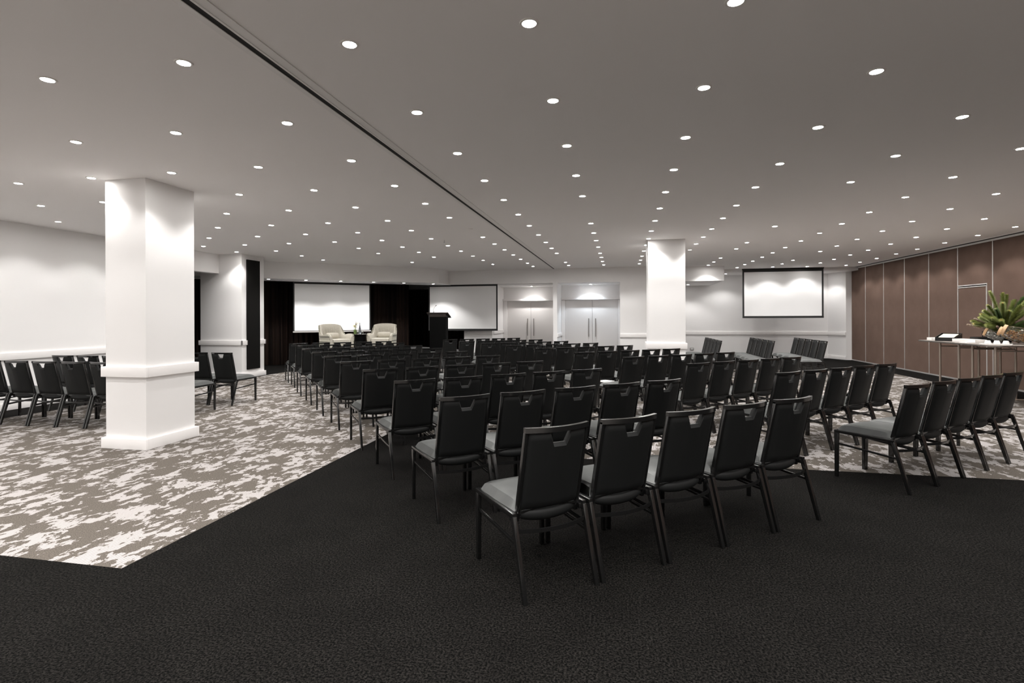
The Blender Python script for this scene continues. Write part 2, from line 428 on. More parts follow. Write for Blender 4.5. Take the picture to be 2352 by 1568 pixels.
# ---- tracks in the ceiling for the sliding walls
m = MB()
m.box(-2.262, -2.230, Y0, YA, CEIL - 0.006, CEIL); m.box(-2.230, -2.212, Y0, YA, CEIL - 0.009, CEIL)
m.box(-2.167, -2.150, Y0, YA, CEIL - 0.009, CEIL); m.box(-2.150, -2.085, Y0, YA, CEIL - 0.006, CEIL)
tr = m.build('ceiling_track', 'track_grey'); tag(tr, 'long recessed metal track crossing the ceiling towards the door wall', 'ceiling track')
MB().box(-2.212, -2.167, Y0, YA, CEIL - 0.0045, CEIL - 0.001).build('slot', 'dark_gap', tr)
m = MB(); m.box(7.70, 7.735, 12.0, 20.28, CEIL - 0.012, CEIL); m.box(7.86, 7.88, 12.0, 20.28, CEIL - 0.02, CEIL)
t2 = m.build('ceiling_track', 'track_grey'); tag(t2, 'ceiling track running above the brown partition panels', 'ceiling track')
MB().box(7.735, 7.86, 12.0, 20.28, CEIL - 0.006, CEIL).build('slot', 'dark_gap', t2)

# ---- sliding partition panels (each could be slid away)
def partition(yfar, ynear, label, door=None):
    L = yfar - ynear; p = empty('partition_panel', (XR, (yfar + ynear) / 2, 0), 0, label, 'partition panel', 'brown sliding partition panels')
    h = L / 2
    if not door:
        MB().box(0.0, 0.10, -h + 0.012, h - 0.012, 0.035, 3.135).build('panel', 'partition_fabric', p, smooth=False)
    else:
        dy0, dy1 = door[0] - (yfar + ynear) / 2, door[1] - (yfar + ynear) / 2     # near, far edges of the pass door
        m = MB(); m.box(0, 0.10, -h + 0.012, dy0 - 0.008, 0.035, 3.135); m.box(0, 0.10, dy0 - 0.008, h - 0.012, 2.235, 3.135)
        m.build('panel', 'partition_fabric', p, smooth=False)
        m = MB(); m.box(-0.006, 0.02, dy0 - 0.008, dy1, 2.215, 2.238); m.box(-0.006, 0.02, dy0 - 0.022, dy0 - 0.008, 0.03, 2.238)
        m.build('door_frame', 'aluminium', p)
        d = MB().box(0.002, 0.06, dy0 + 0.004, dy1 - 0.004, 0.04, 2.175).build('door_leaf', 'partition_fabric', p, smooth=False)
        m = MB(); m.box(-0.008, 0.02, dy0 + 0.002, dy1, 2.172, 2.192); m.box(-0.008, 0.02, dy0 - 0.004, dy0 + 0.010, 0.04, 2.192)
        m.build('edge_strip', 'aluminium', d)
    m = MB(); m.box(-0.006, 0.09, -h, -h + 0.012, 0.02, 3.14); m.build('edge_strip', 'aluminium', p)
    m = MB(); m.box(-0.006, 0.09, h - 0.012, h, 0.02, 3.14); m.build('edge_strip', 'aluminium', p)
    m = MB(); m.box(-0.004, 0.10, -h, h, 0.0, 0.035); m.build('bottom_seal', 'aluminium', p)
    m = MB(); m.box(-0.012, 0.09, -h, h, 3.135, CEIL - 0.02); m.build('top_rail', 'track_grey', p)
seams = [20.28, 19.22, 18.01, 16.81, 15.61, 14.41, 13.21, 12.01]
names = ['narrowest brown partition panel, beside the white corner post', 'brown partition panel second from the white corner post',
         'brown partition panel third from the white corner post', 'brown partition panel fourth from the white corner post',
         'brown partition panel behind the left end of the catering table',
         'brown partition panel containing a metal-framed pass door', 'nearest brown partition panel, behind the green foliage']
for i in range(7):
    partition(seams[i], seams[i + 1], names[i], door=(13.41, 14.395) if i == 5 else None)

# ---- columns
def column(x0, x1, y0, y1, label, panel=None):
    c = empty('column', ((x0 + x1) / 2, (y0 + y1) / 2, 0), 0, label, 'column')
    a, b = (x1 - x0) / 2, (y1 - y0) / 2
    MB().box(-a, a, -b, b, 0, CEIL, 0.004).build('shaft', 'wall_paint', c)
    def ring(z0, z1, t, gap=None):
        m = MB()
        m.box(-a - t, a + t, -b - t, -b, z0, z1, 0.005); m.box(-a - t, a + t, b, b + t, z0, z1, 0.005)
        m.box(-a - t, -a, -b, b, z0, z1, 0.005)
        if gap:
            m.box(a, a + t, -b - t, gap[0], z0, z1, 0.005); m.box(a, a + t, gap[1], b + t, z0, z1, 0.005)
        else: m.box(a, a + t, -b, b, z0, z1, 0.005)
        return m
    g = (panel[0] - (y0 + y1) / 2, panel[1] - (y0 + y1) / 2) if panel else None
    ring(D0, D1, 0.035, g).build('dado_rail', 'trim_paint', c)
    ring(0, 0.125, 0.035).build('baseboard', 'trim_paint', c)
    if panel:
        MB().box(a, a + 0.04, g[0], g[1], panel[2], panel[3], 0.002).build('black_panel', 'panel_black', c)['label'] = 'tall narrow black panel on the side face'
column(-6.0, -5.43, 5.19, 5.91, 'thick white square column nearest on the left, with dado rail')
column(-10.66, -9.44, 11.8, 12.66, 'white column with tall black panel, left of the stage', panel=(11.97, 12.45, 0.21, 3.05))
column(0.60, 1.37, 11.72, 12.4, 'white column standing behind the chair rows, right of the doors')

# ---- projection screens (flat sheets hung from the bulkheads)
def screen(loc, rz, w, z0, z1, label, bt=0.06, bs=0.04):
    s = empty('projection_screen', (loc[0], loc[1], 0), rz, label, 'projection screen')
    MB().box(bs, w - bs, -0.004, 0.004, z0 + 0.05, z1 - bt).build('screen_sheet', 'screen_white', s, smooth=False)
    m = MB(); m.box(0, w, -0.006, 0.006, z1 - bt, z1); m.box(0, bs, -0.006, 0.006, z0 + 0.05, z1 - bt); m.box(w - bs, w, -0.006, 0.006, z0 + 0.05, z1 - bt)
    m.box(0, w, -0.006, 0.006, z0 + 0.03, z0 + 0.05)
    m.build('border', 'screen_black', s)
    return s
s = screen(UV(1.88, 18.06), A40, 2.44, 1.08, 2.69, 'large white projection screen hanging before the dark curtain behind the armchairs')
MB().box(-0.01, 2.45, -0.02, 0.02, 1.07, 1.11, 0.004).build('bottom_bar', 'aluminium', s)
s = screen((-6.77, 18.10), 0, 2.56, 1.08, 2.71, 'white projection screen hanging behind the lectern, left of the doors', 0.07, 0.05)
MB().box(0.0, 2.56, -0.02, 0.02, 1.06, 1.11, 0.004).build('bottom_bar', 'screen_black', s)
s = screen((4.19, 19.60), 0, 2.57, 1.49, 3.14, 'white projection screen with black border on the back wall at right', 0.08, 0.055)
MB().box(0.0, 2.57, -0.02, 0.02, 1.47, 1.53, 0.004).build('bottom_bar', 'screen_black', s)
MB().box(-0.01, 2.58, -0.03, 0.03, 3.14, CEIL, 0.004).build('case', 'screen_black', s)

# ---- curtains
def curtain(p0, p1, z0, z1, label, folds=0.16, amp=0.05):
    a = Vector(p0); b = Vector(p1); d = (b - a); L = d.length; d.normalize(); n = Vector((-d.y, d.x))
    c = MB(); N = int(L / folds) * 8; top = []; rows = []
    for i in range(N + 1):
        t = i / N * L; off = amp * math.sin(2 * PI * t / folds) * (0.7 + 0.3 * math.sin(t * 1.7)) + 0.02 * math.sin(t * 3.1)
        for s_ in (0, 1):
            pass
        q = a + d * t + n * off
        r = []
        for zz, k in ((z0, 1.25), (z0 + 0.5, 1.1), ((z0 + z1) / 2, 1.0), (z1, 0.8)):
            qq = a + d * t + n * off * k; r.append(c.bm.verts.new((qq.x, qq.y, zz)))
        rows.append(r)
    for i in range(N):
        for j in range(3): c.bm.faces.new([rows[i][j], rows[i + 1][j], rows[i + 1][j + 1], rows[i][j + 1]])
    bmesh.ops.solidify(c.bm, geom=c.bm.faces[:], thickness=0.006)
    o = c.build('curtain', 'curtain'); tag(o, label, 'curtain')
    return o
curtain(UV(-2.2, 18.85), UV(5.9, 18.85), 0.01, 3.12, 'long dark brown curtain behind the stage armchairs and white screen')
curtain((-8.6, 20.05), (-5.45, 20.05), 0.01, 2.66, 'dark curtain hanging behind the black lectern')

# ---- stage
m = MB(); pts = [UV(2.0, 14.75), UV(6.6, 14.75), UV(6.6, 16.6), UV(5.9, 18.4), UV(2.0, 18.4)]
m.prism(pts, 0.0, 0.5); tag(m.build('stage_platform', 'stage_black', smooth=False), 'low black stage platform under the cream armchairs and lectern', 'stage')

# wall outlet
o = empty('power_outlet', (2.68, 20.995, 0.30), 0, 'small grey power outlet low on the back wall right of the column', 'power outlet')
MB().box(-0.065, 0.065, -0.012, 0, -0.045, 0.045, 0.004).build('plate', 'socket_grey', o)
MB().box(-0.05, 0.05, -0.016, -0.012, -0.03, 0.03, 0.002).build('socket', 'white_card', o)
m = MB(); m.lathe([(0, -0.012), (0.018, -0.012), (0.04, -0.004), (0.045, 0)], 20, Matrix.Translation((-2.71, 9.46, CEIL)))
tag(m.build('sprinkler_head', 'lamp_trim'), 'small white ceiling disc just left of the ceiling track', 'sprinkler')
m = MB(); m.tube([(-3.65, 10.71, CEIL), (-3.65, 10.71, CEIL - 0.05)], 0.008, 8); m.lathe([(0, -0.055), (0.02, -0.05), (0.02, -0.047)], 12, Matrix.Translation((-3.65, 10.71, CEIL)))
tag(m.build('sprinkler_head', 'chrome'), 'tiny chrome sprinkler between downlights left of the ceiling track', 'sprinkler')
CHAIRS = {
  'A0': [(-0.318, 2.908, 38.8), (0.081, 3.229, 38.8), (0.48, 3.55, 38.8), (0.878, 3.871, 38.8), (1.277, 4.192, 38.8)],
  'A1': [(-1.143, 3.881, 39.5), (-0.746, 4.208, 39.5), (-0.349, 4.536, 39.5), (0.047, 4.863, 39.5), (0.444, 5.19, 39.5)],
  'A2': [(-1.924, 4.809, 39.7), (-1.529, 5.137, 39.7), (-1.134, 5.466, 39.7), (-0.74, 5.794, 39.7), (-0.345, 6.122, 39.7)],
  'A3': [(-2.744, 5.772, 39.9), (-2.351, 6.1, 39.9), (-1.959, 6.428, 39.9), (-1.566, 6.756, 39.9), (-1.174, 7.084, 39.9)],
  'A4': [(-3.574, 6.725, 40.0), (-3.181, 7.054, 40.0), (-2.789, 7.384, 40.0), (-2.397, 7.713, 40.0), (-2.004, 8.042, 40.0)],
  'A5': [(-4.373, 7.643, 40.3), (-3.982, 7.974, 40.3), (-3.592, 8.305, 40.3), (-3.201, 8.636, 40.3), (-2.81, 8.967, 40.3)],
  'A6': [(-5.15, 8.544, 40.6), (-4.763, 8.875, 40.6), (-4.375, 9.207, 40.6), (-3.988, 9.538, 40.6), (-3.601, 9.87, 40.6)],
  'A7': [(-5.955, 9.463, 39.8), (-5.561, 9.791, 39.8), (-5.166, 10.119, 39.8), (-4.772, 10.447, 39.8), (-4.377, 10.776, 39.8)],
  'A8': [(-6.823, 10.55, 40.3), (-6.433, 10.881, 40.3), (-6.043, 11.212, 40.3), (-5.653, 11.543, 40.3), (-5.263, 11.873, 40.3)],
  'A9': [(-7.503, 11.315, 40.2), (-7.111, 11.645, 40.2), (-6.72, 11.975, 40.2), (-6.329, 12.305, 40.2), (-5.938, 12.635, 40.2)],
  'B0': [(2.599, 5.239, 40.0), (2.977, 5.557, 40.0), (3.356, 5.875, 40.0), (3.735, 6.193, 40.0), (4.114, 6.511, 40.0)],
  'B1': [(1.81, 6.149, 40.0), (2.188, 6.467, 40.0), (2.567, 6.785, 40.0), (2.946, 7.103, 40.0), (3.325, 7.421, 40.0)],
  'B2': [(1.026, 7.155, 40.7), (1.401, 7.478, 40.7), (1.775, 7.801, 40.7), (2.15, 8.123, 40.7), (2.524, 8.446, 40.7)],
  'B3': [(0.229, 8.134, 38.9), (0.614, 8.444, 38.9), (0.999, 8.755, 38.9), (1.384, 9.066, 38.9), (1.769, 9.377, 38.9)],
  'B4': [(-0.566, 9.094, 38.5), (-0.179, 9.402, 38.5), (0.209, 9.711, 38.5), (0.596, 10.019, 38.5), (0.984, 10.327, 38.5)],
  'B5': [(-1.422, 10.175, 38.3), (-1.033, 10.482, 38.3), (-0.644, 10.789, 38.3), (-0.255, 11.095, 38.3), (0.134, 11.402, 38.3)],
  'B6': [(-2.202, 11.141, 37.9), (-1.811, 11.445, 37.9), (-1.42, 11.75, 37.9), (-1.028, 12.054, 37.9), (-0.637, 12.358, 37.9)],
  'B7': [(-2.975, 11.99, 38.3), (-2.586, 12.298, 38.3), (-2.197, 12.605, 38.3), (-1.808, 12.912, 38.3), (-1.419, 13.219, 38.3)],
  'B8': [(-3.782, 12.876, 37.3), (-3.388, 13.177, 37.3), (-2.993, 13.478, 37.3), (-2.598, 13.778, 37.3), (-2.204, 14.079, 37.3)],
  'B9': [(-4.548, 13.873, 39.3), (-4.165, 14.186, 39.3), (-3.782, 14.5, 39.3), (-3.4, 14.813, 39.3), (-3.017, 15.126, 39.3)],
  'L0': [(-9.092, 6.02, 0.0), (-8.588, 6.02, 0.0), (-8.082, 6.02, 0.0), (-7.578, 6.02, 0.0), (-7.073, 6.02, 0.0)],
  'L1': [(-9.092, 7.07, 0.0), (-8.588, 7.07, 0.0), (-8.082, 7.07, 0.0), (-7.408, 7.07, 0.0), (-6.903, 7.07, 0.0)],
  'L2': [(-8.912, 8.07, 0.0), (-8.408, 8.07, 0.0), (-7.903, 8.07, 0.0), (-7.398, 8.07, 0.0), (-6.893, 8.07, 0.0)],
  'G0': [(2.48, 13.928, 90.0), (2.48, 14.422, 90.0), (2.48, 14.918, 90.0), (2.48, 15.412, 90.0), (2.48, 15.908, 90.0)],
  'G1': [(3.69, 13.928, 90.0), (3.69, 14.422, 90.0), (3.69, 14.918, 90.0), (3.69, 15.412, 90.0), (3.69, 15.908, 90.0)],
  'G2': [(4.85, 13.928, 90.0), (4.85, 14.422, 90.0), (4.85, 14.918, 90.0), (4.85, 15.412, 90.0), (4.85, 15.908, 90.0)],
}
LIGHTS = {
  -9: (-9.299, [7.21, 10.39, 11.45]),
  -8: (-8.227, [6.14, 9.34, 10.39, 11.49, 12.55, 13.58]),
  -7: (-7.134, [5.07, 6.14, 8.31, 9.38, 10.41]),
  -6: (-6.044, [5.06, 7.23, 8.31, 9.35, 10.43, 11.5, 12.54, 14.78]),
  -5: (-4.951, [4.0, 5.07, 6.15, 7.22, 8.33, 9.39, 10.45, 11.53, 12.56, 13.65]),
  -4: (-3.851, [2.92, 3.99, 5.08, 6.15, 7.24, 8.35, 9.39, 10.46, 11.55, 12.58, 13.66, 14.74, 15.92]),
  -3: (-2.746, [2.91, 3.99, 5.08, 6.16, 7.22, 8.32, 10.49, 11.52, 12.58, 13.65, 14.7, 15.83, 16.9]),
  -2: (-1.588, [2.92, 4.0, 5.08, 6.16, 7.23, 8.31, 9.37, 10.46, 11.53, 12.55, 13.59, 15.85, 16.83]),
  -1: (-0.491, [2.92, 4.0, 5.08, 6.17, 7.24, 9.39, 10.46, 11.51, 12.58, 13.83, 14.77, 15.87, 16.93]),
  0: (0.601, [2.94, 4.0, 5.08, 6.16, 7.24, 8.31, 9.37, 10.47, 11.5, 12.51, 13.61, 14.75, 15.78, 16.82]),
  1: (1.703, [3.98, 5.05, 6.17, 7.22, 8.34, 9.38, 10.48, 11.5, 12.55, 13.66]),
  2: (2.792, [5.04, 6.12, 7.2, 10.44, 12.6, 13.71, 15.75, 16.85, 17.91]),
  3: (3.896, [6.12, 7.21, 8.28, 9.36, 10.42, 11.49, 12.59, 13.71, 14.77, 15.79, 16.87, 17.89, 19.0]),
  4: (5.010, [8.33, 9.35, 10.43, 11.49, 12.61, 13.69, 14.74, 16.9, 17.97, 19.0]),
  5: (6.106, [10.44, 11.49, 12.56, 13.62, 14.74, 15.79, 16.89, 17.95, 19.11]),
  6: (7.227, [11.51, 12.56, 13.69, 14.81, 15.83, 16.92, 17.99, 19.0]),
}
NP = (-0.204, 8.544)
# ================================================================== DOWNLIGHTS
def make_downlight():
    r = empty('downlight', (0, 0, CEIL))
    m = MB(); m.lathe([(0.040, 0.0), (0.040, -0.006), (0.052, -0.006), (0.056, 0.0)], 20); m.build('trim_ring', 'lamp_trim', r)
    m = MB(); m.lathe([(0, -0.002), (0.040, -0.002)], 20); m.build('lens', 'lamp_lens', r, fixn=False)
    l = bpy.data.lights.new('lamp', 'SPOT'); l.energy = LAMP_WATT; l.color = LAMP_COL
    l.spot_size = R(118); l.spot_blend = 0.45; l.shadow_soft_size = 0.035
    lo = bpy.data.objects.new('lamp', l); C.objects.link(lo); lo.parent = r; lo.location = (0, 0, -0.02)
    return r
proto_l = make_downlight(); used_l = [False]
LD = {}
def place_light(x, y, z, label, group, k=1.0):
    if not used_l[0]:
        used_l[0] = True; o = proto_l; o.location = (x, y, z)
        o['label'] = label; o['group'] = group
    else: o = copy_tree(proto_l, (x, y, z), 0, label, group)
    o['category'] = 'downlight'
    if k != 1.0:
        for ch in o.children:
            if ch.type == 'LIGHT':
                if k not in LD: LD[k] = ch.data.copy(); LD[k].energy = LAMP_WATT * k
                ch.data = LD[k]
    return o
lat = {}
for i, (x, ys) in LIGHTS.items():
    side = 'left' if i <= -3 else 'right'
    n = (-3 - i) if i <= -3 else (i + 2)
    for k, y in enumerate(ys):
        place_light(x, min(y, 17.85) if i == 2 else y, CEIL, 'glowing round downlight, %s nearest in the %s line %s of the ceiling track' % (ORD[k], ORD[n], side),
                    'recessed downlights in the main ceiling', 0.85 if y < 6 else (1.0 if y < 9 else (1.45 if i <= -2 else 1.25)))
        lat[(i, round((y - 2.92) / 1.076))] = 1
# the same grid goes on over the head of the camera, beyond the frame and behind the columns
for i, (x, ys) in LIGHTS.items():
    for j in range(-4, 15):
        y = 2.92 + 1.076 * j
        if (i, j) in lat or y < -1.6 : continue
        px, py = project(x, y, CEIL)
        hidden = (249 < px < 443 and 407 < py < 600)
        if px < -30 or px > 2380 or py < -30 or hidden:
            place_light(x, y, CEIL, 'downlight of the ceiling grid lying outside the picture or behind a column', 'downlights out of sight', 2.2 if y < 2.0 else 1.0)
for k, (px_, py_) in enumerate([(-10.18, 13.86), (-9.36, 14.50), (-8.58, 15.17), (-7.80, 15.83), (-7.05, 16.52), (-6.27, 17.22)]):
    place_light(px_, py_, 2.69, 'downlight in the bulkhead above the stage, %s from the left' % ORD[k], 'downlights in the stage bulkhead', 3.6)
place_light(-3.26, 19.72, HB, 'downlight above the left pair of doors', 'downlights above the doors', 2.0)
place_light(-1.01, 18.95, HB, 'downlight above the right pair of doors', 'downlights above the doors', 2.01)
LD[2.01].color = (0.80, 0.90, 1.0)
place_light(3.75, 20.2, 3.07, 'downlight just left of the right-hand screen, in the lowered strip', 'downlights in the lowered strip', 1.3)
place_light(6.98, 20.4, 3.07, 'downlight just right of the right-hand screen, in the lowered strip', 'downlights in the lowered strip', 1.3)
place_light(2.45, 20.2, HB, 'downlight under the bulkhead hidden behind the column at the back', 'downlights in the lowered strip', 1.3)

# ================================================================== BANQUET CHAIRS
def bow(x): return -0.045 * (1 - (x / 0.2075) ** 2)
def lean(z): return 0.03 + (0.93 - z) * 0.12 / 0.54          # rear face of the back at height z
def make_chair():
    t = empty('banquet_chair')
    # seat: padded, rounded
    m = MB(); nx, ny = 10, 10
    def top(u, v):
        x = (u - 0.5) * 2; y = (v - 0.5) * 2
        e = (abs(x) ** 7 + abs(y) ** 7)
        h = max(0.0, 1 - min(1, e)) ** 0.35
        sx = 0.232 - 0.010 * max(0, -y)
        fy = 0.392 + y * 0.240
        z = 0.447 + 0.054 * h + 0.008 * (1 - x * x) * (1 - y * y) - (0.012 * max(0, y - 0.5) * 2)
        return (x * sx * .985, fy, z)
    m.grid(top, 14, 14)
    bmesh.ops.solidify(m.bm, geom=m.bm.faces[:], thickness=0.012)
    m.build('seat', 'seat_vinyl', t)
    # seat frame
    m = MB()
    for s in (-1, 1): m.box(s * 0.2325 - 0.0125, s * 0.2325 + 0.0125, 0.118, 0.632, 0.418, 0.446, 0.003)
    m.box(-0.226, 0.226, 0.605, 0.630, 0.418, 0.444, 0.002); m.box(-0.226, 0.226, 0.15, 0.175, 0.40, 0.43, 0.002)
    m.box(-0.222, 0.222, 0.14, 0.62, 0.432, 0.446)
    m.build('seat_frame', 'black_metal', t)
    # legs
    for s in (-1, 1):
        x = s * 0.2325
        m = MB(); m.hexa([(x - .0125, .600, 0), (x + .0125, .600, 0), (x + .0125, .628, 0), (x - .0125, .628, 0),
                          (x - .0125, .592, .42), (x + .0125, .592, .42), (x + .0125, .632, .42), (x - .0125, .632, .42)], 0.003)
        m.build('leg', 'black_metal', t)
        m = MB(); m.hexa([(x - .0125, -.013, 0), (x + .0125, -.013, 0), (x + .0125, .013, 0), (x - .0125, .013, 0),
                          (x - .0125, .112, .428), (x + .0125, .112, .428), (x + .0125, .146, .428), (x - .0125, .146, .428)], 0.003)
        m.build('leg', 'black_metal', t)
        m = MB(); m.beam((x, 0.09, 0.285), (x, 0.605, 0.318), 0.012, 0.018, bevel=0.002); m.build('stretcher', 'black_metal', t)
    m = MB(); m.strip([(-.223 + .446 * k / 12, 0.103 - 0.055 * (1 - ((k - 6) / 6) ** 2), 0.352) for k in range(13)], 0.008, 0.022)
    m.build('stretcher', 'black_metal', t)
    # frame of the back: two uprights and a bowed top rail
    m = MB()
    for s in (-1, 1):
        x = s * 0.197
        m.hexa([(x - .0105, lean(.385), .385), (x + .0105, lean(.385), .385), (x + .0105, lean(.385) + .03, .385), (x - .0105, lean(.385) + .03, .385),
                (x - .0105, .03, .915), (x + .0105, .03, .915), (x + .0105, .056, .915), (x - .0105, .056, .915)], 0.003)
    N = 14; V = []
    for k in range(N + 1):
        x = -0.2075 + 0.415 * k / N; b = bow(x)
        V.append([m.bm.verts.new(p) for p in ((x, .031 + b, .902), (x, .030 + b, .930), (x, .056 + b, .930), (x, .057 + b, .902))])
    for k in range(N):
        for q in range(4): m.bm.faces.new([V[k][q], V[k + 1][q], V[k + 1][(q + 1) % 4], V[k][(q + 1) % 4]])
    m.bm.faces.new(V[0]); m.bm.faces.new(V[-1][::-1])
    for s in (-1, 1): m.box(s * .222 - .020, s * .222 + .010, .125, .165, .40, .43, 0.002)
    m.build('back_frame', 'black_metal', t)
    # padded back with the hand-hold cut into its top edge
    m = MB(); nx, nz = 28, 18; W = 0.1872
    xs = sorted([-W, -.180, -.165, -.14, -.11, -.085, -.072, -.066, -.060, -.054, -.047, -.040, -.030, -.018, -.006, .006, .018, .030, .040, .047, .054, .060, .066, .072, .085, .11, .14, .165, .180, W]); nx = len(xs) - 1
    def topz(x):
        a = abs(x)
        if a < 0.040: return 0.838
        if a < 0.066: return 0.838 + (a - 0.040) / 0.026 * 0.067
        return 0.905
    sides = []
    for sgn in (-1, 1):        # -1 rear face, +1 front face
        G = []
        for x in xs:
            col = []
            zt = topz(x)
            for j in range(nz + 1):
                v = j / nz; z = 0.452 + v * (zt - 0.452)
                ex = min(1, (W - abs(x)) / 0.022); ez = min(1, (z - 0.452) / 0.022, (zt - z) / 0.02)
                # softer near the slanted sides of the hand-hold
                rr = max(0.0, min(ex, ez)); th = 0.006 + 0.015 * math.sqrt(max(0, 1 - (1 - rr) ** 2))
                if sgn == 1: th *= 1.25
                yc = lean(z) + 0.018 + bow(x) * (0.75 + 0.25 * v)
                col.append(m.bm.verts.new((x, yc + sgn * th, z)))
            G.append(col)
        for i in range(nx):
            for j in range(nz): m.bm.faces.new([G[i][j], G[i + 1][j], G[i + 1][j + 1], G[i][j + 1]])
        sides.append(G)
    a, b = sides
    for i in range(nx):
        m.bm.faces.new([a[i][0], a[i + 1][0], b[i + 1][0], b[i][0]]); m.bm.faces.new([a[i][nz], a[i + 1][nz], b[i + 1][nz], b[i][nz]])
    for j in range(nz):
        m.bm.faces.new([a[0][j], a[0][j + 1], b[0][j + 1], b[0][j]]); m.bm.faces.new([a[nx][j], a[nx][j + 1], b[nx][j + 1], b[nx][j]])
    # rolled bottom edge
    def roll(u, v):
        x = (u - 0.5) * 2 * W; ph = v * 2 * PI
        ex = math.sqrt(max(0, 1 - abs(u - 0.5) * 2 * abs(u - 0.5) * 2 * abs(u - .5) * 2)) * 0.6 + 0.4
        zc = 0.420 - 0.012 * (1 - (2 * u - 1) ** 2)
        yc = lean(zc) + 0.030 + bow(x) * 0.75
        return (x, yc - math.cos(ph) * 0.027 * ex, zc + math.sin(ph) * 0.035 * ex)
    m.grid(roll, 20, 10)
    bmesh.ops.remove_doubles(m.bm, verts=m.bm.verts[:], dist=0.0004)
    m.build('backrest', 'black_vinyl', t)
    return t
proto_c = make_chair(); used_c = [False]
def place_chair(x, y, deg, label, group):
    if not used_c[0]:
        used_c[0] = True; proto_c.location = (x, y, 0); proto_c.rotation_euler = (0, 0, R(deg)); o = proto_c
        o['label'] = label; o['group'] = group
    else: o = copy_tree(proto_c, (x, y, 0), R(deg), label, group)
    o['category'] = 'chair'
ROWN = ['nearest', 'second nearest', 'third nearest', 'fourth nearest', 'fifth nearest', 'sixth nearest', 'seventh nearest', 'eighth nearest', 'ninth nearest', 'farthest']
for key, lst in CHAIRS.items():
    t, r = key[0], int(key[1:])
    for k, (x, y, a) in enumerate(lst):
        if t in 'AB':
            bl = 'left' if t == 'A' else 'right'
            lab = 'black banquet chair, %s from left in the %s row of the main %s block' % (ORD[k], ROWN[r], bl)
            grp = 'banquet chairs in the main %s block' % bl
        elif t == 'L':
            lab = 'black banquet chair near left wall, %s from left in the %s row' % (ORD[k], ['nearest', 'middle', 'farthest'][r])
            grp = 'banquet chairs by the left wall'
        else:
            lab = 'black chair facing left by back wall, %s nearest in the %s side-facing row' % (ORD[k], ['left', 'middle', 'right'][r])
            grp = 'side-facing banquet chairs by the back wall'
        place_chair(x, y, a, lab, grp)
m = MB(); m.box(-.075, .075, -.10, .10, 0, .012, .002); m.box(-.07, .072, -.095, .098, .0125, .022, .002)
o = m.build('notepad', 'white_card'); o.location = (NP[0], NP[1], 0.492); o.rotation_euler = (0, 0, R(50))
tag(o, 'white notepad lying on a chair seat beside the central aisle', 'notepad')

